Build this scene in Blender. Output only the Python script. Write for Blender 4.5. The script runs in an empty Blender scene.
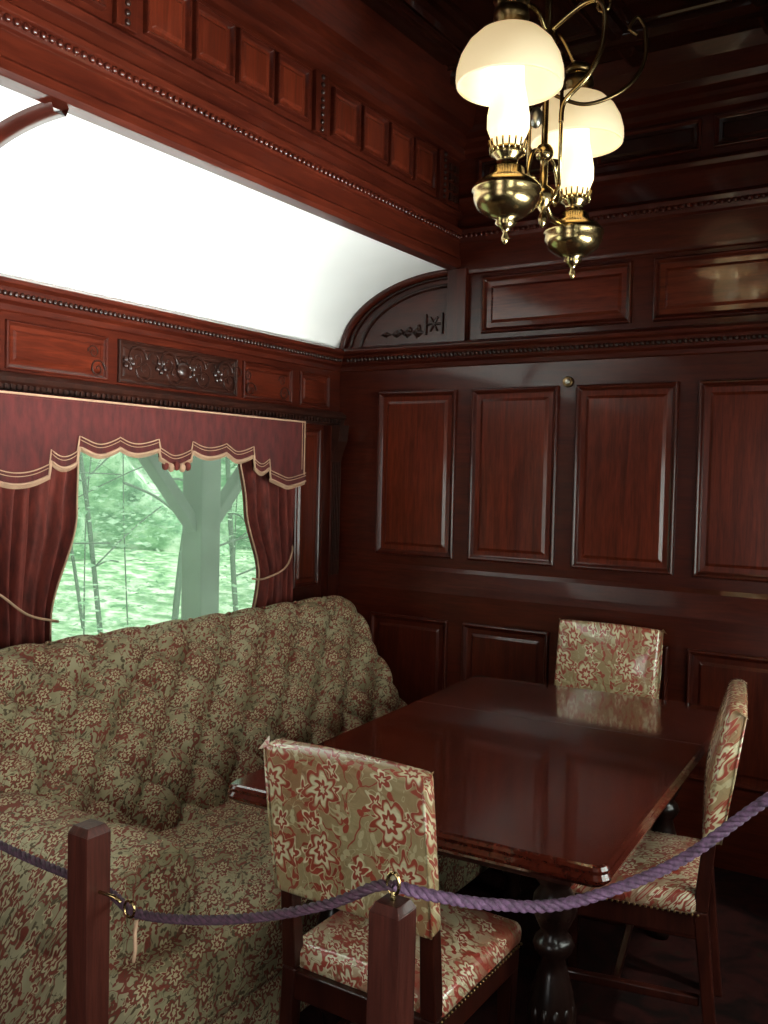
import bpy, bmesh, math, random
from mathutils import Vector, Matrix
random.seed(7)
scene = bpy.context.scene
try:
    scene.view_settings.view_transform = 'Standard'
    scene.view_settings.look = 'None'
except Exception as e:
    print(e)

def lin(c):
    return tuple((x/255/12.92 if x/255 <= 0.04045 else ((x/255+0.055)/1.055)**2.4) for x in c) + (1.0,)

# ---------------------------------------------------------------- materials
def newmat(name):
    m = bpy.data.materials.new(name); m.use_nodes = True
    nt = m.node_tree; b = nt.nodes['Principled BSDF']
    return m, nt, b

def link(nt, a, b): nt.links.new(a, b)

def ramp(nt, fac, stops, interp='LINEAR'):
    r = nt.nodes.new('ShaderNodeValToRGB'); r.color_ramp.interpolation = interp
    el = r.color_ramp.elements
    while len(el) < len(stops): el.new(0.5)
    for e, (p, c) in zip(el, stops):
        e.position = p; e.color = c
    link(nt, fac, r.inputs[0]); return r.outputs[0]

def mix(nt, fac, a, b, mode='MIX'):
    m = nt.nodes.new('ShaderNodeMix'); m.data_type = 'RGBA'; m.blend_type = mode
    for sock, v in ((m.inputs[0], fac), (m.inputs[6], a), (m.inputs[7], b)):
        if isinstance(v, bpy.types.NodeSocket): link(nt, v, sock)
        else: sock.default_value = v
    return m.outputs[2]

def math_(nt, op, a, b=None):
    m = nt.nodes.new('ShaderNodeMath'); m.operation = op
    for i, v in enumerate((a, b)):
        if v is None: continue
        if isinstance(v, bpy.types.NodeSocket): link(nt, v, m.inputs[i])
        else: m.inputs[i].default_value = v
    return m.outputs[0]

def coords(nt, scale=(1, 1, 1), rot=(0, 0, 0)):
    t = nt.nodes.new('ShaderNodeTexCoord'); mp = nt.nodes.new('ShaderNodeMapping')
    mp.inputs['Scale'].default_value = scale; mp.inputs['Rotation'].default_value = rot
    link(nt, t.outputs['Object'], mp.inputs[0]); return mp.outputs[0]

def noise(nt, vec, scale, detail=4, dist=0.0, rough=0.55):
    n = nt.nodes.new('ShaderNodeTexNoise'); n.inputs['Scale'].default_value = scale
    n.inputs['Detail'].default_value = detail; n.inputs['Distortion'].default_value = dist
    n.inputs['Roughness'].default_value = rough
    link(nt, vec, n.inputs['Vector']); return n

def bump(nt, b, h, strength, dist=0.01):
    bp = nt.nodes.new('ShaderNodeBump'); bp.inputs['Strength'].default_value = strength
    bp.inputs['Distance'].default_value = dist
    link(nt, h, bp.inputs['Height']); link(nt, bp.outputs[0], b.inputs['Normal'])

def wood(name, dark, light, stretch, rough=0.30, coat=0.32, bs=0.06):
    m, nt, b = newmat(name)
    v = coords(nt, stretch)
    n = noise(nt, v, 4.0, 8, 0.6)
    c = ramp(nt, n.outputs[0], [(0.25, lin(dark)), (0.78, lin(light))])
    n3 = noise(nt, v, 16.0, 4, 0.2)
    c = mix(nt, 1.0, c, ramp(nt, n3.outputs[0], [(0.35, (0.78, 0.75, 0.73, 1)), (0.6, (1.05, 1.05, 1.05, 1))]), 'MULTIPLY')
    n2 = noise(nt, coords(nt), 1.7, 3)
    k = ramp(nt, n2.outputs[0], [(0.3, (0.68, 0.64, 0.62, 1)), (0.7, (1.12, 1.08, 1.05, 1))])
    c = mix(nt, 1.0, c, k, 'MULTIPLY')
    link(nt, c, b.inputs['Base Color'])
    b.inputs['Roughness'].default_value = rough
    b.inputs['Specular IOR Level'].default_value = 0.2
    b.inputs['Coat Weight'].default_value = coat
    b.inputs['Coat Roughness'].default_value = 0.07
    bump(nt, b, n.outputs[0], bs, 0.004)
    return m

MD, ML = (50, 15, 9), (82, 31, 18)
PD, PL = (64, 21, 12), (110, 44, 26)
wood_v = wood('mahogany_vertical', MD, ML, (9, 9, 0.9))
wood_y = wood('mahogany_along_car', MD, ML, (9, 0.9, 9))
wood_x = wood('mahogany_across_car', MD, ML, (0.9, 9, 9))
panel_v = wood('mahogany_panel_field', PD, PL, (10, 10, 0.8), 0.28, 0.4)
panel_y = wood('mahogany_panel_field_long', (58, 19, 11), (98, 38, 22), (9, 0.9, 9), 0.28, 0.4)
panel_x = wood('mahogany_panel_field_cross', PD, PL, (0.9, 9, 9), 0.25, 0.7)
carve = wood('carved_dark_mahogany', (30, 14, 10), (60, 30, 22), (6, 6, 6), 0.35, 0.2)
ceil_wood = wood('dark_ceiling_wood', (32, 13, 8), (54, 24, 14), (9, 0.9, 9), 0.22, 0.6)
table_w = wood('table_mahogany', (60, 20, 14), (88, 34, 22), (8, 0.8, 8), 0.14, 0.9, 0.02)
chair_w = wood('chair_mahogany', (34, 13, 10), (62, 25, 17), (9, 9, 1), 0.3, 0.3)
leg_w = wood('dark_turned_wood', (18, 10, 9), (36, 20, 16), (9, 9, 1), 0.3, 0.3)
post_w = wood('barrier_post_wood', (50, 20, 16), (84, 40, 32), (14, 14, 1.2), 0.4, 0.15, 0.3)

def plain(name, col, rough=0.5, metal=0.0, coat=0.0, ns=0, namp=0.15):
    m, nt, b = newmat(name)
    n = noise(nt, coords(nt), ns or 20, 3)
    l = lin(col)
    d = tuple(x*(1-namp) for x in l[:3])+(1,)
    u = tuple(min(1, x*(1+namp)) for x in l[:3])+(1,)
    link(nt, ramp(nt, n.outputs[0], [(0.3, d), (0.7, u)]), b.inputs['Base Color'])
    b.inputs['Roughness'].default_value = rough; b.inputs['Metallic'].default_value = metal
    b.inputs['Coat Weight'].default_value = coat
    return m

white_paint = plain('white_ceiling_paint', (249, 247, 245), 0.7, ns=3, namp=0.02)
brass = plain('aged_brass', (172, 148, 104), 0.2, 1.0, ns=9, namp=0.25)
brass_dk = plain('dark_brass', (112, 90, 60), 0.3, 1.0, ns=9, namp=0.25)
cord = plain('cream_cord', (178, 140, 114), 0.8)
rope_m = plain('purple_rope', (92, 64, 90), 0.7, ns=120, namp=0.6)
rope_d = plain('dark_purple_rope', (66, 38, 54), 0.7, ns=120, namp=0.6)
steel = plain('steel_hook', (180, 178, 170), 0.3, 1.0)

def velvet(name, a, c):
    m, nt, b = newmat(name)
    n = noise(nt, coords(nt, (3, 3, 1)), 12, 5)
    link(nt, ramp(nt, n.outputs[0], [(0.3, lin(a)), (0.7, lin(c))]), b.inputs['Base Color'])
    b.inputs['Roughness'].default_value = 0.85
    b.inputs['Sheen Weight'].default_value = 0.15
    b.inputs['Sheen Tint'].default_value = lin((190, 100, 80))
    bump(nt, b, n.outputs[0], 0.3, 0.01)
    return m
velvet_m = velvet('burgundy_velvet', (70, 21, 16), (122, 48, 37))
velvet_v = velvet('valance_velvet', (60, 15, 15), (92, 29, 27))

def fabric(name, axis, base, c1, c2, c3, s, coat=0.0, ground2=None, vine=.012):
    m, nt, b = newmat(name)
    tc = nt.nodes.new('ShaderNodeTexCoord'); sp = nt.nodes.new('ShaderNodeSeparateXYZ')
    link(nt, tc.outputs['Object'], sp.inputs[0]); x, y, z = sp.outputs
    if axis == 'sofa':
        a = math_(nt, 'ADD', y, math_(nt, 'MULTIPLY', x, .6)); c = math_(nt, 'SUBTRACT', z, x)
    else:
        a = math_(nt, 'ADD', x, math_(nt, 'MULTIPLY', y, .6)); c = math_(nt, 'ADD', z, y)
    cb = nt.nodes.new('ShaderNodeCombineXYZ'); link(nt, a, cb.inputs[0]); link(nt, c, cb.inputs[1])
    v0 = cb.outputs[0]
    dn = noise(nt, v0, s*1.3, 2)
    vm = nt.nodes.new('ShaderNodeVectorMath'); vm.operation = 'SCALE'; vm.inputs[3].default_value = .5/s
    link(nt, dn.outputs['Color'], vm.inputs[0])
    va = nt.nodes.new('ShaderNodeVectorMath'); va.operation = 'ADD'
    link(nt, v0, va.inputs[0]); link(nt, vm.outputs[0], va.inputs[1]); v = va.outputs[0]
    def flower(sc, n, amp, off=0.0):
        o = nt.nodes.new('ShaderNodeVectorMath'); o.operation = 'ADD'; o.inputs[1].default_value = (off, off*1.7, 0)
        link(nt, v, o.inputs[0])
        w = nt.nodes.new('ShaderNodeTexVoronoi'); w.voronoi_dimensions = '2D'; w.inputs['Scale'].default_value = sc
        w.inputs['Randomness'].default_value = .7
        link(nt, o.outputs[0], w.inputs['Vector'])
        d = nt.nodes.new('ShaderNodeVectorMath'); d.operation = 'SUBTRACT'
        link(nt, o.outputs[0], d.inputs[0]); link(nt, w.outputs['Position'], d.inputs[1])
        ss = nt.nodes.new('ShaderNodeSeparateXYZ'); link(nt, d.outputs[0], ss.inputs[0])
        cs = nt.nodes.new('ShaderNodeSeparateColor'); link(nt, w.outputs['Color'], cs.inputs[0])
        th = math_(nt, 'ARCTAN2', ss.outputs[1], ss.outputs[0])
        ph = math_(nt, 'ADD', math_(nt, 'MULTIPLY', th, n), math_(nt, 'MULTIPLY', cs.outputs[0], 6.28))
        rad = math_(nt, 'ADD', math_(nt, 'MULTIPLY', math_(nt, 'COSINE', ph), amp), 1-amp)
        q = math_(nt, 'DIVIDE', w.outputs['Distance'], math_(nt, 'MAXIMUM', rad, .02))
        return q, cs.outputs[1]
    W, K = (1,1,1,1), (0,0,0,1)
    B, A1, A2, A3 = lin(base), lin(c1), lin(c2), lin(c3)
    col = ramp(nt, noise(nt, v0, s*0.35, 2).outputs[0], [(0.42, B), (0.62, lin(ground2) if ground2 else B)])
    vn = noise(nt, v, s*0.9, 1.0, 1.2)
    col = mix(nt, ramp(nt, vn.outputs[0], [(.5-vine*2, K), (.5-vine*1.3, W), (.5+vine*1.3, W), (.5+vine*2, K)]), col, A1)
    vn = noise(nt, v, s*1.5, 1.0, 1.5)
    col = mix(nt, ramp(nt, vn.outputs[0], [(0.40, K), (0.408, W), (0.43, W), (0.438, K)]), col, A2)
    q, r1 = flower(s*1.9, 2, .45, 3.1)
    col = mix(nt, ramp(nt, q, [(0.0, W), (0.34, W), (0.38, K)]), col, mix(nt, ramp(nt, r1, [(.4, K), (.42, W)]), A2, A1))
    q, r1 = flower(s*1.3, 5, .25, 7.7)
    fm = mix(nt, 1.0, ramp(nt, q, [(0.0, W), (0.40, W), (0.43, K)]), ramp(nt, r1, [(.45, K), (.47, W)]), 'MULTIPLY')
    col = mix(nt, fm, col, ramp(nt, q, [(0, A3), (.13, A3), (.16, A1), (.30, A1), (.33, A3), (.5, A3)]))
    q, r1 = flower(s*.70, 7, .20, 1.3)
    fm = mix(nt, 1.0, ramp(nt, q, [(0.0, W), (0.42, W), (0.44, K)]), ramp(nt, r1, [(.3, K), (.32, W)]), 'MULTIPLY')
    col = mix(nt, fm, col, ramp(nt, q, [(0, A3), (.07, A3), (.09, A1), (.17, A1), (.19, A3), (.27, A3), (.29, A2), (.33, A1), (.40, A1), (.42, A2)]))
    link(nt, col, b.inputs['Base Color'])
    b.inputs['Roughness'].default_value = 0.8 if coat == 0 else 0.45
    b.inputs['Coat Weight'].default_value = coat
    b.inputs['Coat Roughness'].default_value = 0.1
    wr = noise(nt, tc.outputs['Object'], 14 if coat else 160, 3, 1.0)
    bump(nt, b, wr.outputs[0], 0.45 if coat else 0.25, 0.02 if coat else 0.003)
    return m
sofa_f = fabric('sofa_floral_fabric', 'sofa', (154, 143, 112), (112, 44, 28), (80, 64, 40), (172, 158, 124), 16, 0.0, (124, 112, 82), .015)
chair_f = fabric('chair_damask_fabric', 'chair', (192, 180, 148), (152, 56, 42), (140, 104, 74), (208, 198, 168), 15, 1.0, (152, 80, 60), .014)
chair_f2 = fabric('chair_back_damask_fabric', 'chair', (158, 138, 100), (154, 62, 44), (184, 168, 130), (210, 198, 162), 12, 1.0, (150, 112, 78), .012)

def carpet():
    m, nt, b = newmat('dark_red_carpet')
    n = noise(nt, coords(nt), 9, 4, 1)
    link(nt, ramp(nt, n.outputs[0], [(0.35, lin((14, 7, 6))), (0.6, lin((34, 12, 10))), (0.7, lin((22, 17, 12)))]), b.inputs['Base Color'])
    b.inputs['Roughness'].default_value = 1.0
    b.inputs['Specular IOR Level'].default_value = 0.05
    return m
carpet_m = carpet()

def emis(name, col, st, base=(250, 244, 225), rough=0.2):
    m, nt, b = newmat(name)
    n = noise(nt, coords(nt), 6, 2)
    link(nt, ramp(nt, n.outputs[0], [(0.3, lin(base)), (0.7, lin(tuple(min(255, int(x*1.01)) for x in base)))]), b.inputs['Base Color'])
    b.inputs['Emission Color'].default_value = lin(col); b.inputs['Emission Strength'].default_value = st
    b.inputs['Roughness'].default_value = rough
    return m
shade_m = emis('milk_glass_shade', (255, 222, 165), 0.62, (232, 222, 196))
chim_m = emis('glowing_lamp_chimney', (255, 228, 165), 1.5)

def glass():
    m = bpy.data.materials.new('window_glass'); m.use_nodes = True
    nt = m.node_tree; nt.nodes.clear()
    o = nt.nodes.new('ShaderNodeOutputMaterial'); t = nt.nodes.new('ShaderNodeBsdfTransparent')
    t.inputs[0].default_value = (0.94, 0.98, 0.96, 1)
    g = nt.nodes.new('ShaderNodeBsdfGlossy'); g.inputs['Roughness'].default_value = 0.02
    f = nt.nodes.new('ShaderNodeFresnel'); f.inputs[0].default_value = 1.2
    d = nt.nodes.new('ShaderNodeBsdfTranslucent'); d.inputs[0].default_value = (.86, .95, .91, 1)
    n = noise(nt, coords(nt), 4, 3)
    dm = nt.nodes.new('ShaderNodeMixShader')
    link(nt, ramp(nt, n.outputs[0], [(.3, (.10,.10,.10,1)), (.7, (.18,.18,.18,1))]), dm.inputs[0])
    nt.links.new(t.outputs[0], dm.inputs[1]); nt.links.new(d.outputs[0], dm.inputs[2])
    mx = nt.nodes.new('ShaderNodeMixShader')
    nt.links.new(f.outputs[0], mx.inputs[0]); nt.links.new(dm.outputs[0], mx.inputs[1]); nt.links.new(g.outputs[0], mx.inputs[2])
    nt.links.new(mx.outputs[0], o.inputs[0]); return m
glass_m = glass()

def leafmat(name, stops, sc=1.2, tr=.45):
    m = bpy.data.materials.new(name); m.use_nodes = True
    nt = m.node_tree; nt.nodes.clear()
    o = nt.nodes.new('ShaderNodeOutputMaterial')
    v = coords(nt); n = noise(nt, v, sc, 9, 0, .7)
    c = ramp(nt, n.outputs[0], [(p, lin(q)) for p, q in stops])
    d = nt.nodes.new('ShaderNodeBsdfDiffuse'); t = nt.nodes.new('ShaderNodeBsdfTranslucent')
    nt.links.new(c, d.inputs[0]); nt.links.new(c, t.inputs[0])
    mx = nt.nodes.new('ShaderNodeMixShader'); mx.inputs[0].default_value = tr
    nt.links.new(d.outputs[0], mx.inputs[1]); nt.links.new(t.outputs[0], mx.inputs[2])
    nt.links.new(mx.outputs[0], o.inputs[0]); return m
leaf_m = leafmat('pale_green_leaves', [(.35, (124, 176, 136)), (.65, (218, 238, 214))], 5.0)
hedge_m = leafmat('woodland_backdrop_foliage', [(.34, (72, 116, 88)), (.45, (124, 172, 132)), (.55, (196, 226, 194)), (.64, (250, 254, 246))], 1.3, .05)
grass_m = leafmat('sunny_undergrowth', [(.36, (96, 142, 102)), (.48, (156, 196, 150)), (.60, (240, 250, 230))], 2.6, .05)
bark = plain('tree_bark', (84, 100, 84), 0.9)
timber = plain('shed_timber', (112, 122, 106), 0.8, ns=4)

# ---------------------------------------------------------------- mesh builder
class MB:
    def __init__(s, name):
        s.name = name; s.v = []; s.f = []; s.mats = []; s.M = Matrix.Identity(4)
    def mi(s, m):
        if m not in s.mats: s.mats.append(m)
        return s.mats.index(m)
    def add(s, vs, fs, mat, smooth=False):
        o = len(s.v); i = s.mi(mat)
        s.v += [tuple(s.M @ Vector(p)) for p in vs]
        s.f += [(tuple(o+k for k in f), i, smooth) for f in fs]
    def box(s, x0, x1, y0, y1, z0, z1, mat):
        vs = [(x, y, z) for x in (x0, x1) for y in (y0, y1) for z in (z0, z1)]
        s.add(vs, [(0,1,3,2),(4,6,7,5),(0,4,5,1),(2,3,7,6),(0,2,6,4),(1,5,7,3)], mat)
    def rbox(s, x0, x1, y0, y1, z0, z1, r, mat, seg=4, cuts=0, fn=None):
        bm = bmesh.new(); bmesh.ops.create_cube(bm, size=1)
        for v in bm.verts:
            v.co = Vector(((x0+x1)/2+v.co.x*(x1-x0), (y0+y1)/2+v.co.y*(y1-y0), (z0+z1)/2+v.co.z*(z1-z0)))
        bmesh.ops.bevel(bm, geom=bm.edges[:], offset=r, segments=seg, profile=0.5, affect='EDGES')
        if cuts: bmesh.ops.subdivide_edges(bm, edges=[e for e in bm.edges if e.calc_length() > max(r, .02)*1.2], cuts=cuts, use_grid_fill=True)
        if fn:
            for v in bm.verts: v.co = fn(v.co)
        bm.verts.index_update()
        s.add([v.co[:] for v in bm.verts], [[v.index for v in f.verts] for f in bm.faces], mat, True); bm.free()
    def beam(s, p0, p1, w0, w1, mat, d0=None, d1=None):
        d0 = d0 or w0; d1 = d1 or w1
        vs = []
        for p, w, d in ((p0, w0, d0), (p1, w1, d1)):
            for a, b in ((-1,-1),(1,-1),(1,1),(-1,1)): vs.append((p[0]+a*w/2, p[1]+b*d/2, p[2]))
        s.add(vs, [(3,2,1,0),(4,5,6,7),(0,1,5,4),(1,2,6,5),(2,3,7,6),(3,0,4,7)], mat)
    def lathe(s, prof, cx, cy, mat, seg=24, smooth=True, cz=0):
        vs = []; fs = []
        for r, z in prof:
            for k in range(seg):
                a = 2*math.pi*k/seg; vs.append((cx+max(r, 1e-4)*math.cos(a), cy+max(r, 1e-4)*math.sin(a), cz+z))
        for i in range(len(prof)-1):
            for k in range(seg):
                k2 = (k+1) % seg; fs.append((i*seg+k, i*seg+k2, (i+1)*seg+k2, (i+1)*seg+k))
        s.add(vs, fs, mat, smooth)
    def tube(s, pts, r, mat, seg=8, smooth=True):
        pts = [Vector(p) for p in pts]; n = len(pts); up = None; vs = []; fs = []
        for i, p in enumerate(pts):
            t = (pts[min(i+1, n-1)]-pts[max(i-1, 0)]).normalized()
            if up is None:
                up = t.orthogonal().normalized()
            up = (up - t*up.dot(t)); up.normalize(); sd = t.cross(up)
            rr = r[i] if isinstance(r, (list, tuple)) else r
            for k in range(seg):
                a = 2*math.pi*k/seg; vs.append(tuple(p+up*math.cos(a)*rr+sd*math.sin(a)*rr))
        for i in range(n-1):
            for k in range(seg):
                k2 = (k+1) % seg; fs.append((i*seg+k, i*seg+k2, (i+1)*seg+k2, (i+1)*seg+k))
        fs.append(tuple(range(seg))[::-1]); fs.append(tuple((n-1)*seg+k for k in range(seg)))
        s.add(vs, fs, mat, smooth)
    def grid(s, fn, nu, nv, mat, smooth=True):
        vs = [tuple(fn(i/nu, j/nv)) for i in range(nu+1) for j in range(nv+1)]
        fs = [(i*(nv+1)+j, (i+1)*(nv+1)+j, (i+1)*(nv+1)+j+1, i*(nv+1)+j+1) for i in range(nu) for j in range(nv)]
        s.add(vs, fs, mat, smooth)
    def prism(s, pts, fn, a, b, mat, smooth=False):
        n = len(pts)
        vs = [fn(p[0], p[1], a) for p in pts]+[fn(p[0], p[1], b) for p in pts]
        fs = [(i, (i+1) % n, n+(i+1) % n, n+i) for i in range(n)]
        s.add(vs, fs, mat, smooth)
        s.add(vs, [tuple(range(n))[::-1], tuple(range(n, 2*n))], mat, False)
    def ball(s, c, r, mat, a=8, b=5, sc=(1,1,1)):
        prof = [(math.sin(math.pi*i/b), -math.cos(math.pi*i/b)) for i in range(b+1)]
        vs = []; fs = []
        for q, z in prof:
            for k in range(a):
                t = 2*math.pi*k/a; vs.append((c[0]+q*math.cos(t)*r*sc[0], c[1]+q*math.sin(t)*r*sc[1], c[2]+z*r*sc[2]))
        for i in range(b):
            for k in range(a):
                k2 = (k+1) % a; fs.append((i*a+k, i*a+k2, (i+1)*a+k2, (i+1)*a+k))
        s.add(vs, fs, mat, True)
    def panel(s, fn, u0, u1, v0, v1, frame, field, h=1.0, big=1.0):
        L = [(0,0),(.002,.013),(.010,.017),(.018,.013),(.024,.006),(.030,.004)]
        K = [(.030,.004),(.052,.003),(.066,.010)]
        def ring(L, mat):
            vs = []; fs = []
            for d, z in L:
                d *= big; z *= h
                vs += [fn(u0+d, v0+d, z), fn(u1-d, v0+d, z), fn(u1-d, v1-d, z), fn(u0+d, v1-d, z)]
            for i in range(len(L)-1):
                for k in range(4):
                    k2 = (k+1) % 4; fs.append((i*4+k, i*4+k2, i*4+4+k2, i*4+4+k))
            return vs, fs
        vs, fs = ring(L, frame); s.add(vs, fs, frame)
        vs, fs = ring(K, field); n = len(vs); fs.append((n-4, n-3, n-2, n-1)); s.add(vs, fs, field)
    def done(s, bevel=0, parent=None, recalc=True):
        me = bpy.data.meshes.new(s.name); me.from_pydata(s.v, [], [f[0] for f in s.f])
        for m in s.mats: me.materials.append(m)
        for p, f in zip(me.polygons, s.f): p.material_index = f[1]; p.use_smooth = f[2]
        if recalc:
            bm = bmesh.new(); bm.from_mesh(me); bmesh.ops.recalc_face_normals(bm, faces=bm.faces[:]); bm.to_mesh(me); bm.free()
        o = bpy.data.objects.new(s.name, me); scene.collection.objects.link(o)
        if bevel:
            b = o.modifiers.new('bevel', 'BEVEL'); b.width = bevel; b.segments = 2; b.limit_method = 'ANGLE'; b.angle_limit = 0.7
        if parent: o.parent = parent
        return o

def crom(pts, n=12):
    pts = [Vector(p) for p in pts]; P = [pts[0]]+pts+[pts[-1]]; out = []
    for i in range(1, len(P)-2):
        for k in range(n):
            t = k/n; a, b, c, d = P[i-1], P[i], P[i+1], P[i+2]
            out.append(0.5*((2*b)+(c-a)*t+(2*a-5*b+4*c-d)*t*t+(3*b-a-3*c+d)*t**3))
    out.append(pts[-1]); return out

def empty(name, loc=(0,0,0)):
    e = bpy.data.objects.new(name, None); e.location = loc; scene.collection.objects.link(e); return e

# ---------------------------------------------------------------- room constants (camera stands at x=0,y=0)
XL, XR, YB, YF = -2.785, 0.33, 3.9, -1.6
CX = -1.23
ZT = 3.25
bl, br = -2.10, -0.36       # clerestory beam inner faces

f = MB('floor'); f.box(XL-.1, XR+.1, YF-.1, YB+.1, -.08, 0, carpet_m); f.done()

LW = lambda y, z, h: (XL+h, y, z)     # left wall mapping
BW = lambda x, z, h: (x, YB-h, z)     # back wall mapping

WZ0, WZ1 = .82, 1.78
def sidewall(name, x0, x1, wins):
    w = MB(name)
    w.box(x0, x1, YF-.1, YB+.1, -.05, WZ0, wood_y); w.box(x0, x1, YF-.1, YB+.1, WZ1, ZT, wood_y)
    y = YF-.1
    for a, b in wins:
        w.box(x0, x1, y, a, WZ0, WZ1, wood_v); y = b
    w.box(x0, x1, y, YB+.1, WZ0, WZ1, wood_v)
    return w
wl = sidewall('wall_left', XL-.06, XL, [(.15, 1.50), (1.88, 3.40)])
# frieze panels on left wall
for a, b in ((-.2, .55), (.6, 1.15), (1.2, 1.92), (1.955, 2.39), (3.15, 3.50), (3.56, 3.80)):
    wl.panel(LW, a, b, 1.885, 2.05, wood_y, panel_y, .8, .6)
wl.panel(LW, 2.44, 3.11, 1.885, 2.05, carve, carve, .8, .5)
wl.panel(LW, 3.53, 3.73, 1.00, 1.78, wood_v, panel_v, 1, .7)
wl.panel(LW, 3.53, 3.73, .3, .93, wood_v, panel_v, 1, .7)
# corner pilaster with carved console
wl.box(XL, XL+.045, 3.77, 3.86, 0, 1.80, wood_v)
for k in range(5): wl.box(XL+.045, XL+.052, 3.785+k*.014, 3.792+k*.014, 1.05, 1.62, carve)
wl.prism([(0,1.62),(.05,1.62),(.06,1.66),(.085,1.72),(.095,1.80),(0,1.80)], lambda d, z, t: (XL+d, t, z), 3.775, 3.855, carve)
# carved scrolls
def scroll(mb, fn, cu, cv, size, sgn, turns=1.6, flip=1):
    pts = []; rr = []
    for i in range(40):
        t = i/39; a = t*turns*2*math.pi; r = size*(1-t)**.8
        pts.append(fn(cu+sgn*r*math.cos(a), cv+flip*r*math.sin(a), .010)); rr.append(.007*(1-.6*t)*size/.06)
    mb.tube(pts, rr, carve, 6)
for k in range(4):
    cu = 2.53+k*.165
    scroll(wl, LW, cu, 1.985, .05, 1); scroll(wl, LW, cu+.04, 1.945, .045, -1, 1.4, -1)
    scroll(wl, LW, cu+.09, 1.99, .03, -1, 1.2, 1)
    for j in range(5):
        a = j*1.256+k; wl.ball(LW(cu-.04+.02*math.cos(a), 1.965+.02*math.sin(a), .010), .012, carve, 6, 4)
wl.ball(LW(2.775, 1.965, .012), .038, carve, 10, 6, (.5, 1, 1))
for cu in (2.34, 3.44, 3.2):
    scroll(wl, LW, cu, 1.925, .035, 1); scroll(wl, LW, cu-.02, 1.985, .025, -1)
wl.done(.003)

wr = sidewall('wall_right', XR, XR+.1, [(-.9, .9), (1.5, 3.3)])
RW = lambda y, z, h: (XR-h, y, z)
for a, b in ((-.8, .1), (.2, 1.2), (1.3, 2.2), (2.3, 3.2)): wr.panel(RW, a, b, 1.885, 2.05, wood_y, panel_y, .8, .6)
wr.done(.003)

# back wall ------------------------------------------------------
wb = MB('wall_back')
wb.box(XL-.1, XR+.1, YB, YB+.1, -.05, ZT, wood_x)
cols = [(-2.54,-2.10), (-2.022,-1.588), (-1.51,-1.062), (-.985,-.54), (-.46,-.02)]
for a, b in cols:
    wb.panel(BW, a, b, 1.165, 1.97, wood_v, panel_v, 1.2, .95)
BWs = lambda x, z, h: (x, YB-.035-h, z)
# lower wainscot: projecting dado with sloping cap
wb.prism([(0,0),(.035,0),(.035,1.0),(.028,1.035),(.012,1.10),(0,1.12)], lambda d, z, t: (t, YB-d, z), XL, XR, wood_x)
for a, b in cols: wb.panel(BWs, a, b, .34, .875, wood_v, wood_v, 1, .9)
for a, b in ((-1.983,-1.274), (-1.184,-.475)): wb.panel(BW, a, b, 2.222, 2.485, wood_x, panel_x, 1.1, .9)
wb.panel(BW, -.30, .2, 2.22, 2.45, wood_x, panel_x, 1, .7)
# clerestory end wall panels
for a, b in ((-2.02,-1.5), (-1.45,-1.01), (-.96,-.44)):
    wb.panel(BW, a, b, 2.90, 3.03, wood_x, ceil_wood, .8, .6)
# pilasters at deck sill
for c in (bl-.0, br): wb.box(c-.055, c+.045, YB-.03, YB, 2.17, 2.53, wood_v)
# lock escutcheon
wb.tube([BW(-1.548, 1.985, 0), BW(-1.548, 1.985, .014)], .024, brass_dk, 16)
wb.tube([BW(-1.548, 1.985, .01), BW(-1.548, 1.985, .02)], .011, steel, 12)
# arched lunette boards
def arc_pts(side, r0=1.0, n=20):
    cx = -2.15 if side < 0 else -.31; rx = .635 if side < 0 else .64
    return [(cx+side*rx*r0*math.sin(math.pi/2*i/n), 2.17+.365*r0*math.cos(math.pi/2*i/n)) for i in range(n+1)]
for side in (-1, 1):
    for r0, rad in ((.97, .020), (.90, .007), (.80, .010)):
        wb.tube([BW(x, z, .008) for x, z in arc_pts(side, r0)], rad, wood_x if rad > .015 else carve, 8)
    P = arc_pts(side, .79); cx = -2.15 if side < 0 else -.31
    wb.add([BW(cx, 2.19, .004)]+[BW(x, max(z, 2.19), .004) for x, z in P], [(0, i, i+1) for i in range(1, len(P))], wood_x)
# low-relief star, bars and leaf carving in the lunette
def lozenge(cx, cz, w, h, mat):
    wb.add([BW(cx-w, cz, .004), BW(cx, cz-h, .004), BW(cx+w, cz, .004), BW(cx, cz+h, .004), BW(cx, cz, .018)], [(0,1,4),(1,2,4),(2,3,4),(3,0,4)], mat)
for a in range(3):
    q = a*math.pi/3
    wb.tube([BW(-2.235-.04*math.cos(q), 2.285-.04*math.sin(q), .008), BW(-2.235+.04*math.cos(q), 2.285+.04*math.sin(q), .008)], .006, carve, 6)
for xx in (-2.19, -2.28): wb.box(xx-.006, xx+.006, YB-.014, YB, 2.235, 2.335, carve)
for k in range(4): lozenge(-2.325-.06*k, 2.25, .034, .03-.005*k, carve)
for k in range(3): wb.ball(BW(-2.32-.05*k, 2.275-.008*k, .008), .014, carve, 6, 4)
wb.done(.003)

we = MB('wall_front')
we.box(XL-.1, -1.5, YF-.1, YF, -.05, ZT, wood_x); we.box(-.5, XR+.1, YF-.1, YF, -.05, ZT, wood_x); we.box(-1.5, -.5, YF-.1, YF, 2.0, ZT, wood_x)
we.done()

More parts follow.
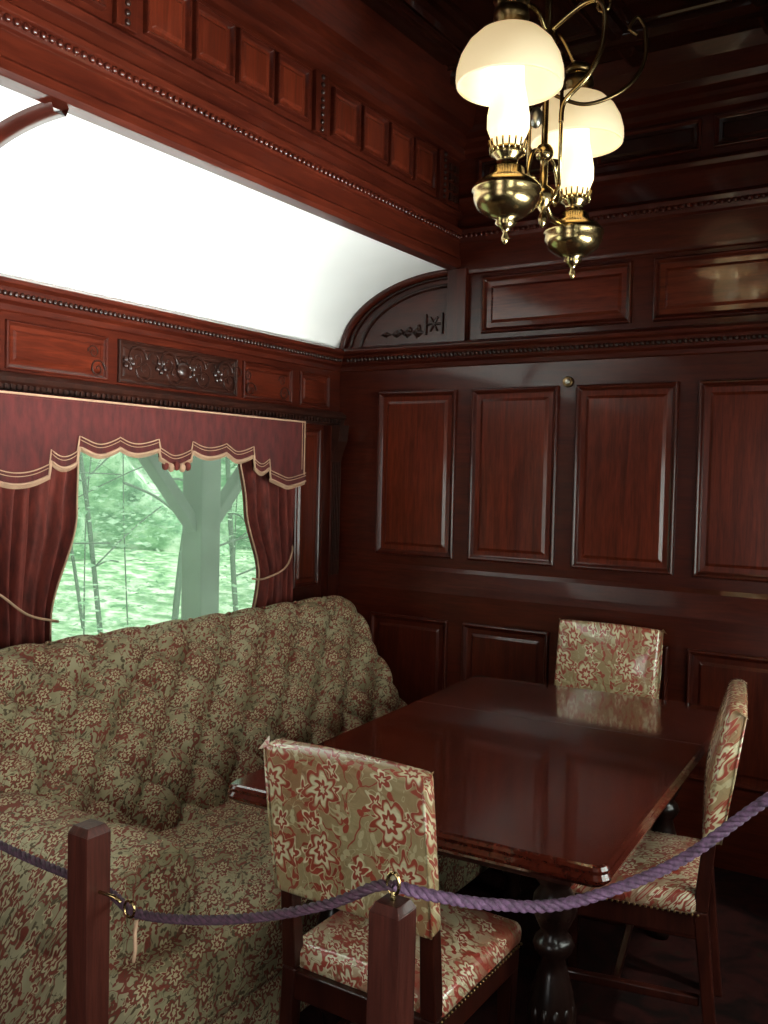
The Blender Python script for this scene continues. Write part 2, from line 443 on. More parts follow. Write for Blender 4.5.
# trims -----------------------------------------------------------
cornice = [(0,2.075),(.010,2.08),(.014,2.10),(.03,2.11),(.034,2.125),(.05,2.135),(.055,2.15),(.075,2.158),(.08,2.172),(.06,2.185),(0,2.20)]
tl = MB('trim_1')
tl.prism(cornice, lambda d, z, t: (XL+d, t, z), YF, YB, wood_y)
y = YF
while y < YB-.05:
    tl.ball((XL+.05, y, 2.128), .0105, carve, 6, 4); y += .022
tl.prism([(0,1.80),(.03,1.80),(.034,1.83),(.045,1.84),(.045,1.855),(.02,1.872),(0,1.875)], lambda d, z, t: (XL+d, t, z), YF, YB, carve)
y = YF
while y < YB-.05:
    tl.box(XL+.03, XL+.042, y, y+.012, 1.812, 1.832, carve); y += .024
tl.done(.002)
tb = MB('trim_2')
tb.prism(cornice, lambda d, z, t: (t, YB-d, z), XL, XR, wood_x)
x = XL+.08
while x < XR:
    tb.ball((x, YB-.05, 2.128), .0105, carve, 6, 4); x += .022
# upper bead course + fascia
tb.prism([(0,2.50),(.012,2.505),(.014,2.52),(.02,2.64),(.03,2.65),(.035,2.67),(.05,2.68),(.055,2.70),(.03,2.72),(0,2.725)], lambda d, z, t: (t, YB-d, z), bl, br, wood_x)
x = bl+.02
while x < br:
    tb.ball((x, YB-.045, 2.672), .011, wood_x, 6, 4); x += .026
tb.prism([(0,2.82),(.03,2.83),(.035,2.85),(.02,2.87),(0,2.875)], lambda d, z, t: (t, YB-d, z), bl, br, wood_x)
tb.prism([(0,3.04),(.03,3.05),(.04,3.07),(.07,3.085),(.08,3.10),(.11,3.115),(.12,3.14),(.17,3.2),(.2,3.25),(0,3.25)], lambda d, z, t: (t, YB-d, z), bl, br, wood_x)
tb.done(.002)

# deck beams & clerestory sides -------------------------------------
for nm, xb, sg in (('beam_left', bl, 1), ('beam_right', br, -1)):
    b = MB(nm)
    b.prism([(-.06,2.53),(.0,2.53),(.008,2.545),(.008,2.57),(0,2.58),(0,2.645),(.012,2.65),(.02,2.675),(.03,2.68),(.032,2.70),(.0,2.715),(-.06,2.715)],
            lambda d, z, t: (xb+sg*d, t, z), YF, YB, wood_y)
    y = YF+.02
    while y < YB-.05:
        b.ball((xb+sg*.022, y, 2.665), .0115, wood_y, 6, 4); y += .026
    b.done(.002)
    c = MB('wall_clerestory_'+nm.split('_')[1])
    fn = lambda yy, z, h: (xb+sg*(h-.02), yy, z)
    c.box(min(xb-sg*.02, xb-sg*.09), max(xb-sg*.02, xb-sg*.09), YF, YB, 2.70, ZT, wood_y)
    c.prism([(-.02,2.76),(0,2.765),(.005,2.79),(-.01,2.805),(-.02,2.81)], lambda d, z, t: (xb+sg*d, t, z), YF, YB, wood_y)
    c.prism([(-.02,3.03),(.0,3.035),(.02,3.05),(.025,3.075),(.05,3.085),(.06,3.11),(.10,3.13),(.15,3.2),(.18,3.25),(-.02,3.25)], lambda d, z, t: (xb+sg*d, t, z), YF, YB, wood_y)
    y0 = -.85
    while y0 < 3.6:
        for k in range(4):
            c.panel(fn, y0+k*.2, y0+k*.2+.18, 2.83, 3.01, wood_y, panel_v, 1.3, .55)
        c.box(min(xb-sg*.02, xb+sg*.0), max(xb-sg*.02, xb+sg*.0), y0+.815, y0+.89, 2.81, 3.03, wood_v)
        for k in range(8): c.ball((xb+sg*.002, y0+.852, 2.825+k*.027), .011, carve, 6, 4)
        y0 += .93
    for i in range(4):
        for j in range(4): c.box(min(xb-sg*.02, xb-sg*.005), max(xb-sg*.02, xb-sg*.005), 3.70+i*.045, 3.73+i*.045, 2.83+j*.045, 2.86+j*.045, carve)
    c.done(.002)

# ceilings -------------------------------------------------------
cl = MB('ceiling')
cl.box(bl-.2, br+.2, YF-.1, YB+.1, ZT, ZT+.08, ceil_wood)
cl.box(XL-.15, XR+.15, YF-.15, YB+.15, ZT+.08, ZT+.14, ceil_wood)  # unseen roof slab added to stop light leaking in from above
for xx in (-1.75, -1.23, -.71):
    cl.prism([(-.04,ZT),(-.035,ZT-.02),(-.015,ZT-.035),(.015,ZT-.035),(.035,ZT-.02),(.04,ZT)], lambda d, z, t: (xx+d, t, z), YF, YB, ceil_wood)
for yy in (-.6, .5, 1.6, 2.65, 3.5):
    cl.prism([(-.05,ZT),(-.045,ZT-.025),(-.02,ZT-.045),(.02,ZT-.045),(.045,ZT-.025),(.05,ZT)], lambda d, z, t: (t, yy+d, z), bl, br, ceil_wood)
for i in range(6):
    for (a, b) in ((-2.0,-1.80),(-1.70,-1.28),(-1.18,-.76),(-.66,-.46)):
        ys = (-1.5,-.6,.5,1.6,2.65,3.5)[i]+.07; ye = (-.6,.5,1.6,2.65,3.5,3.75)[i]-.07
        if ye-ys > .15: cl.panel(lambda u, v, h: (u, v, ZT-h), a, b, ys, ye, ceil_wood, ceil_wood, 1, .8)
cl.done(.002)
for nm, side in (('ceiling_deck_left', -1), ('ceiling_deck_right', 1)):
    d = MB(nm); P = arc_pts(side, 1.0, 28)
    x_in = bl-.03 if side < 0 else br+.03
    P = [(x_in, P[0][1])]+P
    n = len(P)
    d.add([(x, YF, z) for x, z in P]+[(x, YB, z) for x, z in P], [(i, i+1, n+i+1, n+i) for i in range(n-1)], white_paint, True)
    o = d.done()
    for yy in (-.75, 1.66):
        r = MB('trim_3' if side < 0 else 'trim_4')
        vs = []
        Q = [(x, z) for x, z in P]
        for t0 in (yy-.03, yy+.03):
            vs += [(x, t0, z) for x, z in Q]
        for t0 in (yy-.02, yy+.02):
            vs += [(x-side*.02*abs(x-x_in)/.65, t0, z-.028) for x, z in Q]
        fs = []
        for i in range(n-1):
            fs += [(i, i+1, 2*n+i+1, 2*n+i), (2*n+i, 2*n+i+1, 3*n+i+1, 3*n+i), (3*n+i, 3*n+i+1, n+i+1, n+i)]
        r.add(vs, fs, wood_x, True); r.done()

# windows ----------------------------------------------------------
def window(nm, x0, x1, a, b):
    w = MB(nm)
    fr = .04
    w.box(x0, x1, a, a+fr, WZ0, WZ1, wood_v); w.box(x0, x1, b-fr, b, WZ0, WZ1, wood_v)
    w.box(x0, x1, a+fr, b-fr, WZ0, WZ0+fr, wood_y); w.box(x0, x1, a+fr, b-fr, WZ1-fr, WZ1, wood_y)
    xm = (x0+x1)/2
    w.box(xm-.003, xm+.003, a+fr, b-fr, WZ0+fr, WZ1-fr, glass_m)
    w.done()
window('window_1', XL-.05, XL-.02, 1.88, 3.40)
window('added_window_2', XL-.05, XL-.02, .15, 1.50)  # unseen window, added to let more light in
window('window_3', XR+.03, XR+.075, 1.5, 3.3)
window('window_4', XR+.03, XR+.075, -.9, .9)

# valance ----------------------------------------------------------
vc = 2.625; vx = XL+.115; HWv = .835
segs = [(0,.10,1.605,.03),(.10,.28,1.635,.022),(.28,.47,1.63,.026),(.47,.57,1.580,.025),(.57,.86,1.53,.034)]
def vb(y):
    t = abs(y-vc)
    for a, b, l, d in segs:
        if t <= b+1e-6:
            fr = (t-a)/(b-a) if a > 0 else .5+t/b/2
            return l-d*abs(math.sin(math.pi*fr))
    return 1.53
def wav(u): return .010*math.sin(u*31)+.005*math.sin(u*57+1)
va = MB('window_valance')
def vfun(u, v, dx=0):
    y = vc-HWv+2*HWv*u; zb = vb(y); z = 1.80+(zb-1.80)*v
    return (vx+wav(u)*v+.01*v+dx, y, z)
va.grid(lambda u, v: vfun(u, v), 200, 8, velvet_v)
va.grid(lambda u, v: vfun(u, v, -.008), 200, 8, velvet_v)
va.box(XL+.002, vx+.004, vc-HWv-.002, vc+HWv+.002, 1.785, 1.80, velvet_v)
for yy in (vc-HWv-.002, vc+HWv-.003):
    va.box(XL+.002, vx, yy, yy+.005, 1.54, 1.80, velvet_v)
def vline(off, r):
    va.tube([(vx+wav(i/200)+.014, vc-HWv+2*HWv*i/200, vb(vc-HWv+2*HWv*i/200)+off) for i in range(201)], r, cord, 6)
vline(.0, .0045); vline(.026, .0016); vline(.038, .0022)
va.tube([(vx+.006, vc-HWv+2*HWv*i/40, 1.795) for i in range(41)], .004, cord, 6)
for s_ in (-1, 1):
    va.tube([(vx+.012, vc+s_*(HWv-.01), 1.79-i*.02) for i in range(13)], .003, cord, 6)
    va.tube([(vx+.014, vc+s_*(HWv-.03), 1.79-i*.018) for i in range(13)], .0016, cord, 6)
for i in range(400):
    y = vc-HWv+.005+(2*HWv-.01)*i/399; zb = vb(y)
    x = vx+wav((y-vc+HWv)/(2*HWv))+.012
    va.beam((x, y, zb-.015), (x, y, zb), .002, .003, cord)
for k in range(5):
    va.ball((vx+.02, vc-.06+k*.03, 1.572-.006*(k % 2)), .014, cord if k % 2 else velvet_m, 8, 5, (1, 1, 1.3))
va.done(recalc=True)

# curtains ----------------------------------------------------------
def curtain(nm, inner_pts, npl):
    c = MB(nm)
    def at(z):
        for (z0, a0, d0, o0), (z1, a1, d1, o1) in zip(inner_pts, inner_pts[1:]):
            if z <= z0 and z >= z1:
                t = (z0-z)/(z0-z1); t = t*t*(3-2*t)
                return a0+(a1-a0)*t, d0+(d1-d0)*t, o0+(o1-o0)*t
        return inner_pts[-1][1:]
    ztop, zbot = inner_pts[0][0], inner_pts[-1][0]
    def fn(u, v, off=0):
        z = ztop+(zbot-ztop)*v; yi, d, yo = at(z)
        w = u+.05*math.sin(v*2.5)*math.sin(u*3.14)
        y = yo+(yi-yo)*u
        ph = w*npl*2*math.pi+.6*math.sin(v*4)
        x = XL+.058+d*(math.sin(ph)+.3*math.sin(2.3*ph+v*3))+off+.004*math.sin(u*17+v*9)
        return (x, y, z)
    c.grid(fn, 140, 60, velvet_m)
    c.grid(lambda u, v: fn(u, v, -.006), 140, 60, velvet_m)
    c.tube([Vector(fn(1, i/50))+Vector((.004,0,0)) for i in range(51)], .0038, cord, 6)
    zt = inner_pts[2][0]
    yi, d, yo = at(zt)
    s_ = 1 if yi > yo else -1
    c.tube(crom([(XL+.01, yo-s_*.04, zt+.16), (XL+.09, yo+s_*.03, zt+.12), (XL+.115, (yo+yi)/2, zt+.04), (XL+.095, yi+s_*.005, zt), (XL+.03, yi+s_*.012, zt-.005)], 10), .0045, cord, 7)
    c.done()
curtain('curtain', [(1.74, 2.22, .024, 1.80), (1.4, 2.19, .024, 1.80), (1.02, 2.10, .020, 1.84), (.80, 2.11, .022, 1.82)], 6)
curtain('curtain', [(1.74, 3.06, .024, 3.45), (1.4, 3.11, .024, 3.45), (1.08, 3.22, .018, 3.45), (.80, 3.18, .022, 3.46)], 5)

# ---------------------------------------------------------------- sofa
sofa = empty('tufted_sofa', (-2.1, 2.5, 0))
def par(o, e):
    o.parent = e; o.matrix_parent_inverse = Matrix.Translation(e.location).inverted()
SY0, SY1 = 1.40, 3.62
prof = [(-2.655,.60),(-2.655,.86),(-2.63,.92),(-2.57,.950),(-2.50,.945),(-2.445,.905),(-2.41,.85),(-2.36,.77),(-2.30,.68),(-2.24,.59),(-2.18,.50),(-2.12,.41),(-2.08,.34)]
pl = crom([(p[0], 0, p[1]) for p in prof], 5)
cum = [0]
for a, b in zip(pl, pl[1:]): cum.append(cum[-1]+(b-a).length)
TP, TS = .22, .22
S0 = .39
def sback(u, v):
    y = SY0+(SY1-SY0)*v; sl = u*cum[-1]
    i = 0
    while i < len(cum)-2 and cum[i+1] < sl: i += 1
    t = (sl-cum[i])/(cum[i+1]-cum[i]); p = pl[i].lerp(pl[i+1], t); tg = (pl[i+1]-pl[i]).normalized()
    nrm = Vector((-tg.z, 0, tg.x));
    if nrm.x+nrm.z < 0: nrm = -nrm
    P = y/TP+(sl-S0)/TS; Q = y/TP-(sl-S0)/TS
    sp_ = abs(math.sin(math.pi*P)); sq = abs(math.sin(math.pi*Q))
    h = (1-math.exp(-min(sp_, sq)*2.6))*.7+.3*(sp_*sq)**.6
    fade = min(1, max(0, (sl-S0+.02)/.10))
    e = min(1, (y-SY0)/.05, (SY1-y)/.05); e = math.sqrt(max(0, 1-(1-e)**2))
    bp = round(P); bq = round(Q)
    by = (bp+bq)/2*TP; bs = (bp-bq)/2*TS
    d2 = (y-by)**2+(sl-S0-bs)**2
    amp = (.004+.042*h-.022*math.exp(-d2/.0022))*fade+.032*(1-fade)*(0.9+.1*abs(math.sin(math.pi*y/TP)))
    q = p+nrm*(amp*e-.015*(1-e)); return (q.x, y, q.z)
s1 = MB('back'); s1.grid(sback, 130, 340, sofa_f)
body = [(-2.655,.08),(-2.655,.86),(-2.57,.915),(-2.50,.90),(-2.45,.80),(-2.18,.33),(-2.18,.08)]
s1.prism(body, lambda x, z, t: (x, t, z), SY0+.01, SY1-.01, sofa_f)
for P in range(0, 40):
    for Q in range(0, 40):
        y = (P+Q)/2*TP; sl = S0+(P-Q)/2*TS
        if SY0+.06 < y < SY1-.06 and S0-.01 < sl < cum[-1]-.05:
            k = sback(sl/cum[-1], (y-SY0)/(SY1-SY0)); s1.ball((k[0]+.003, k[1], k[2]+.002), .012, sofa_f, 8, 5)
par(s1.done(), sofa)
s2 = MB('seat_cushion')
def seatfn(co):
    if co.z > .3:
        co.z += .022*math.sin(min(1, max(0, (co.x+2.15)/.7))*math.pi)+.006*math.sin(co.y*9)
    return co
s2.rbox(-2.18, -1.51, 1.72, SY1, .20, .425, .05, sofa_f, 5, 6, seatfn)
s2.rbox(-1.72, -1.505, 1.40, 1.80, .20, .42, .05, sofa_f, 5, 4)
s2.tube([(-1.508, 1.44+i*.1, .385) for i in range(22)], .006, sofa_f, 6)
s2.tube([(-1.508, 1.44+i*.1, .245) for i in range(22)], .006, sofa_f, 6)
par(s2.done(), sofa)
s3 = MB('base')
s3.rbox(-2.655, -1.53, 1.42, SY1, .05, .24, .02, sofa_f, 2)
for xx in (-2.6, -1.59):
    for yy in (1.5, 2.5, 3.54): s3.lathe([(0,0),(.022,0),(.03,.03),(.025,.06)], xx, yy, chair_w, 12)
par(s3.done(), sofa)
s4 = MB('arm')
ac = (1.55, .49); R = .152
def armfn(u, v):
    a = v*2*math.pi; x = -2.62+1.02*u
    ca, sa = math.cos(a), math.sin(a)
    r = R*(abs(ca)**3+abs(sa)**3)**(-1/3); e = 1
    if u > .94: e = math.sqrt(max(0, 1-((u-.94)/.06)**2))*.22+.78
    if u == 1: e = 0
    r = r*e+ (.004*math.sin(a*14) if u > .9 else .003*math.sin(u*50)+.004*math.sin(u*21+a*3))
    return (x, ac[0]+r*ca, ac[1]+r*sa+.02*(1-u))
s4.grid(armfn, 70, 84, sofa_f)
s4.rbox(-2.62, -1.62, 1.41, 1.69, .06, .56, .04, sofa_f, 4)
s4.tube([(-1.606, ac[0]+.115*math.cos(k*.26), ac[1]+.115*math.sin(k*.26)) for k in range(25)], .006, sofa_f, 6)
par(s4.done(), sofa)

# ---------------------------------------------------------------- table
tb = empty('dining_table', (-1.15, 2.6, 0))
TM = Matrix.Translation((-1.15, 2.6, 0)) @ Matrix.Rotation(math.radians(3.5), 4, 'Z') @ Matrix.Translation((1.15, -2.6, 0))
t = MB('table_top'); t.M = TM
TX0, TX1, TY0, TY1 = -1.665, -.665, 1.81, 3.43
def rr(x0, x1, y0, y1, r, n=6):
    out = []
    for cx, cy, a0 in ((x1-r, y1-r, 0), (x0+r, y1-r, 90), (x0+r, y0+r, 180), (x1-r, y0+r, 270)):
        for k in range(n+1):
            a = math.radians(a0+90*k/n); out.append((cx+r*math.cos(a), cy+r*math.sin(a)))
    return out
layers = [(-.03,.700),(-.012,.703),(0,.714),(.002,.722),(-.004,.732),(-.002,.740),(-.006,.747),(-.012,.750)]
vs = []; n = None
for d, z in layers:
    p = rr(TX0-d, TX1+d, TY0-d, TY1+d, .035+d*.5); n = len(p); vs += [(x, y, z) for x, y in p]
fs = [(i*n+k, i*n+(k+1) % n, (i+1)*n+(k+1) % n, (i+1)*n+k) for i in range(len(layers)-1) for k in range(n)]
t.add(vs, fs, table_w, False)
m_ = (len(layers)-1)*n
t.add(vs, [tuple(range(n))[::-1], tuple(range(m_, m_+n))], table_w, False)
t.box(TX0+.008, TX1-.008, 2.88, 2.8825, .745, .7507, chair_w)
par(t.done(), tb)
t = MB('apron'); t.M = TM
t.box(-1.46, -.80, 1.98, 2.01, .62, .70, chair_w); t.box(-1.46, -.80, 3.19, 3.22, .62, .70, chair_w)
t.box(-1.47, -1.44, 1.98, 3.22, .62, .70, chair_w); t.box(-.82, -.79, 1.98, 3.22, .62, .70, chair_w)
par(t.done(.004), tb)
lp = [(0,0),(.028,0),(.034,.03),(.026,.06),(.03,.09),(.042,.11),(.030,.13),(.026,.16),(.040,.20),(.052,.24),(.056,.28),(.050,.33),(.036,.38),(.028,.41),(.044,.43),(.050,.445),(.044,.46),(.030,.475),(.042,.50),(.054,.53),(.050,.56),(.034,.585),(.046,.60),(.050,.615),(.050,.70)]
for i, (x, y) in enumerate(((-.85, 2.05), (-1.465, 2.05), (-.83, 3.14), (-1.37, 3.14))):
    t = MB('leg_%d' % (i+1)); t.M = TM; t.lathe(lp, x, y, leg_w, 28)
    for k in range(12):
        a = k*math.pi/6; t.ball((x+.047*math.cos(a), y+.047*math.sin(a), .275), .014, leg_w, 6, 5, (1, 1, 2.6))
        t.ball((x+.042*math.cos(a), y+.042*math.sin(a), .53), .012, leg_w, 6, 5, (1, 1, 1.6))
    par(t.done(), tb)

# ---------------------------------------------------------------- chairs (local: front +y)
def chair(loc, rotz, H=.955, hw=.217):
    e = empty('dining_chair', loc)
    e.rotation_euler = (0, 0, rotz)
    fr = MB('frame'); px = hw-.022
    for sx in (-1, 1):
        fr.beam((sx*(px-.01), .185, 0), (sx*(px-.005), .185, .40), .026, .042, chair_w)
        fr.beam((sx*(px-.005), -.25, 0), (sx*px, -.205, .42), .03, .038, chair_w)
        fr.beam((sx*px, -.205, .42), (sx*px, -.222, .62), .038, .034, chair_w)
        fr.beam((sx*px, -.222, .62), (sx*px, -.270, H-.02), .034, .026, chair_w)
        fr.box(sx*(px-.005)-.012, sx*(px-.005)+.012, -.21, .19, .16, .185, chair_w)
        fr.box(sx*px-.016, sx*px+.016, -.2, .2, .35, .415, chair_w)
    fr.box(-px, px, .17, .202, .35, .415, chair_w); fr.box(-px, px, -.222, -.19, .35, .415, chair_w)
    fr.box(-px, px, .0, .022, .165, .182, chair_w)
    fr.box(-px, px, -.236, -.212, .605, .64, chair_w)
    o = fr.done(.004); o.parent = e
    st = MB('seat')
    def dome(co):
        if co.z > .44: co.z += .022*max(0, 1-(co.x/.22)**2)*max(0, 1-(co.y/.22)**2)
        return co
    st.rbox(-hw, hw, -.205, .215, .405, .465, .022, chair_f, 4, 5, dome)
    for k in range(28):
        q = (-.2+.4*k/27)
        for p in ((q*hw/.217, .214, .412), (hw-.001, q, .412), (1-hw-.999, q, .412)): st.ball(p, .004, brass_dk, 6, 4)
    o = st.done(); o.parent = e
    bk = MB('backrest')
    tilt = math.atan2(.05, H-.62)
    hgt = (H-.60)
    bk.M = Matrix.Translation((0, -.228, .605)) @ Matrix.Rotation(tilt, 4, 'X')
    def puff(co):
        k = max(0, 1-(co.x/hw)**2)*max(0, 1-((co.z-hgt/2)/(hgt/2))**2)
        if co.z > hgt*.9: co.z += .006*max(0, 1-(co.x/hw)**2)
        if co.y > 0: co.y += .024*k
        else: co.y -= .008*k
        return co
    bk.rbox(-hw, hw, -.024, .028, 0, hgt, .016, chair_f2, 4, 5, puff)
    for sx in (-1, 1):
        bk.tube([(sx*(hw-.003), -.021, .008), (sx*(hw-.001), -.022, hgt*.5), (sx*(hw-.003), -.021, hgt-.008)], .003, chair_f2, 6)
        bk.add([(sx*(hw-.014), -.018, hgt-.006), (sx*(hw+.012), -.028, hgt-.014), (sx*(hw+.006), .010, hgt+.006)], [(0,1,2)], chair_f2)
    o = bk.done(); o.parent = e
    return e
chair((-1.11, 1.880, 0), 0.0, .955, .206)
chair((-1.275, 3.47, 0), math.pi, .955)
chair((-.822, 2.66, 0), math.pi/2+.20, .965)

# ---------------------------------------------------------------- barrier
def post(name, x, y, h):
    e = MB(name); w = .046
    e.beam((x, y, 0), (x, y, .015), w+.09, w+.09, post_w)
    e.beam((x, y, .015), (x, y, h-.012), w, w, post_w)
    e.beam((x, y, h-.012), (x, y, h), w, w-.012, post_w)
    return e
p = post('barrier_post', -1.152, .965, .997)
p.tube([(-1.129, .965, .895), (-1.10, .97, .893), (-1.09, .975, .885)], .003, brass, 8)
p.tube([(-1.082+.011*math.cos(k*.4), .985, .873+.013*math.sin(k*.4)) for k in range(17)], .0024, brass, 8)
p.done(.004)
p = post('barrier_post', -.629, 1.025, .994)
p.tube([(-.629, 1.025, .99), (-.629, 1.025, 1.006)], .004, brass, 8)
p.tube([(-.629+.009*math.sin(k*.4), 1.025, 1.016+.014*math.cos(k*.4)) for k in range(17)], .003, brass, 8)
p.done(.004)
def rope(name, pts, mat, R=.0040, r=.0044, pitch=.036):
    path = crom(pts, 60); m = MB(name)
    up = None; L = 0; fr = []
    for i, q in enumerate(path):
        tt = (path[min(i+1, len(path)-1)]-path[max(i-1, 0)]).normalized()
        if up is None: up = tt.orthogonal().normalized()
        up = up-tt*up.dot(tt); up.normalize()
        if i: L += (q-path[i-1]).length
        fr.append((q, up.copy(), tt.cross(up), L))
    for sidx in range(3):
        pp = [q+(u*math.cos(2*math.pi*(l/pitch+sidx/3))+s*math.sin(2*math.pi*(l/pitch+sidx/3)))*R for q, u, s, l in fr]
        m.tube(pp, r, mat, 7)
    return m
r = rope('barrier_rope', [(-2.77, 1.0, 1.18), (-2.3, .99, 1.03), (-1.8, .985, .93), (-1.397, .99, .893), (-1.22, 1.0, .880), (-1.145, 1.003, .874), (-1.074, .992, .866), (-.96, .998, .885), (-.841, 1.01, .918), (-.726, 1.02, .965), (-.66, 1.028, 1.003), (-.629, 1.028, 1.012)], rope_d, .0035, .0042)
r.tube([(-1.066, .985, .86), (-1.062, .978, .842), (-1.058, .976, .82), (-1.062, .976, .80)], .003, cord, 6)
r.done()
r = rope('barrier_rope', [(-.629, 1.028, 1.012), (-.58, 1.05, 1.003), (-.52, 1.10, .989), (-.44, 1.165, .988), (-.33, 1.26, 1.035), (-.229, 1.35, 1.12), (-.05, 1.5, 1.26), (.325, 1.42, 1.5)], rope_m)
r.done()

# ---------------------------------------------------------------- chandelier
ch = empty('brass_oil_lamp_chandelier', (-1.13, 2.60, ZT))
LX, LYc = -1.13, 2.60
def part(nm): return MB(nm)
LP = ((LX, 2.35), (LX, 2.85))
fontp = [(0,2.195),(.006,2.20),(.011,2.213),(.006,2.228),(.015,2.24),(.030,2.252),(.026,2.262),(.050,2.272),(.078,2.292),(.092,2.318),(.090,2.335),(.096,2.34),(.094,2.35),(.080,2.366),(.050,2.382),(.046,2.402),(.028,2.408),(.030,2.428),(.044,2.438),(.044,2.455),(.03,2.462),(0,2.462)]
for i, (lx, ly) in enumerate(LP):
    a = part('font_%d' % (i+1)); a.lathe(fontp, lx, ly, brass, 36)
    for k in range(18):
        q = k*math.pi/9; a.tube([(lx+.046*math.cos(q), ly+.046*math.sin(q), 2.44), (lx+.052*math.cos(q), ly+.052*math.sin(q), 2.475)], .003, brass, 5)
    par(a.done(), ch)
    a = part('chimney_%d' % (i+1)); a.lathe([(.028,2.46),(.046,2.48),(.058,2.51),(.058,2.545),(.050,2.59),(.042,2.63),(.036,2.74)], lx, ly, chim_m, 28); par(a.done(), ch)
    a = part('shade_%d' % (i+1))
    dome = [(.145,2.625),(.1475,2.64),(.146,2.665),(.136,2.70),(.116,2.735),(.088,2.762),(.056,2.778),(.036,2.784),(.036,2.79)]
    a.lathe(dome+[(r_-.004, z_-.004) for r_, z_ in dome[::-1]]+[dome[0]], lx, ly, shade_m, 48); par(a.done(), ch)
    a = part('shade_gallery_%d' % (i+1))
    a.lathe([(.034,2.784),(.040,2.786),(.040,2.80),(.05,2.806),(.046,2.83),(.03,2.84),(.03,2.785)], lx, ly, brass_dk, 28)
    par(a.done(), ch)
fr = part('frame')
fr.lathe([(0,2.30),(.010,2.31),(.014,2.33),(.008,2.345),(.022,2.37),(.034,2.39),(.030,2.41),(.012,2.425),(.012,2.50),(.02,2.51),(.02,2.53),(.010,2.54),(.010,2.82),(.028,2.835),(.034,2.85),(.028,2.865),(.012,2.88),(.012,3.16),(.05,3.19),(.08,3.21),(.085,3.25)], LX, LYc, brass, 24)
for s_ in (-1, 1):
    fr.tube(crom([(LX, LYc, 2.40), (LX, LYc+s_*.06, 2.35), (LX, LYc+s_*.12, 2.345), (LX, LYc+s_*.17, 2.355)], 10), .009, brass, 8)
    fr.tube(crom([(LX, LYc+s_*.02, 2.52), (LX, LYc+s_*.08, 2.50), (LX, LYc+s_*.11, 2.44), (LX, LYc+s_*.09, 2.39), (LX, LYc+s_*.06, 2.41), (LX, LYc+s_*.08, 2.43)], 8), .006, brass, 8)
    fr.tube(crom([(LX, LYc, 2.86), (LX, LYc+s_*.08, 2.90), (LX, LYc+s_*.17, 2.88), (LX, LYc+s_*.25, 2.84)], 10), .007, brass, 8)
    fr.lathe([(.0,0),(.03,0),(.05,.012),(.03,.03),(0,.035)], LX, LYc+s_*.25, brass_dk, 20, cz=2.84)
    fr.tube([(LX+s_*.05, LYc, 2.42), (LX+s_*.05, LYc, 2.80)], .006, brass, 8)
    fr.tube(crom([(LX+s_*.05, LYc, 2.42), (LX+s_*.03, LYc, 2.38), (LX, LYc, 2.38)], 6), .006, brass, 8)
    fr.tube(crom([(LX+s_*.05, LYc, 2.60), (LX+s_*.06, LYc, 2.66), (LX+s_*.13, LYc, 2.72), (LX+s_*.17, LYc, 2.80), (LX+s_*.17, LYc, 2.90), (LX+s_*.12, LYc, 2.93), (LX, LYc, 2.87)], 10), .008, brass, 8)
    fr.tube([(LX+s_*.17+.02*math.cos(k*.5), LYc, 2.91+.02*math.sin(k*.5)) for k in range(14)], .004, brass, 6)
    fr.tube([(LX+s_*.17, LYc, 2.93), (LX+s_*.17, LYc, ZT)], .004, brass_dk, 6)
fr.ball((LX, LYc, 2.52), .028, brass, 14, 8); fr.ball((LX-.02, LYc-.02, 2.62), .02, steel, 10, 6, (1,1,1.6))
# bracket scroll reaching right past the second shade
fr.tube(crom([(LX, LYc, 2.70), (LX+.10, LYc+.05, 2.66), (LX+.20, LYc+.10, 2.70), (LX+.25, LYc+.13, 2.78), (LX+.25, LYc+.13, 2.88)], 10), .006, brass_dk, 8)
fr.tube(crom([(LX+.25, LYc+.13, 2.88), (LX+.23, LYc+.12, 2.91), (LX+.21, LYc+.11, 2.88), (LX+.23, LYc+.12, 2.86)], 8), .005, brass_dk, 8)
par(fr.done(), ch)

# ---------------------------------------------------------------- exterior
g = MB('ground')
g.grid(lambda u, v: (-24+20.9*u, -10+36*v, -1.1+.15*math.sin(u*9)*math.sin(v*13)+1.6*max(0, (.55-u))), 30, 30, grass_m)
g.done()
sp = MB('shelter_post')
sp.beam((-3.85, 4.02, -1.1), (-3.85, 4.02, 2.3), .16, .16, timber)
for s_ in (-1, 1):
    a = Vector((-3.85, 4.02+s_*.05, 1.22)); b = Vector((-3.85, 4.02+s_*.75, 1.98))
    sp.tube([a, b], .055, timber, 4, False)
sp.box(-3.95, -3.75, 0, 8, 1.98, 2.2, timber)
sp.done(.01)
tr = MB('woodland_trees')
for k in range(44):
    x = random.uniform(-13, -6); y = random.uniform(2, 18); lean = random.uniform(-.7, .7)
    r0 = random.choice([.012, .02, .03, .04])
    pts = crom([(x, y, -1), (x+.1*lean, y+lean*.5, 1), (x+.2, y+lean*1.6, 3), (x+.3, y+lean*2.0, 6)], 5)
    tr.tube(pts, [r0*(1-.5*i/len(pts)) for i in range(len(pts))], bark, 6)
    for j in range(7):
        q = pts[random.randint(3, len(pts)-2)]; d = Vector((random.uniform(-1,1), random.uniform(-1.8,1.8), random.uniform(-.1,.9)))
        tr.tube(crom([q, q+d*.6, q+d*1.1+Vector((0,0,-.1))], 4), r0*.35, bark, 5)
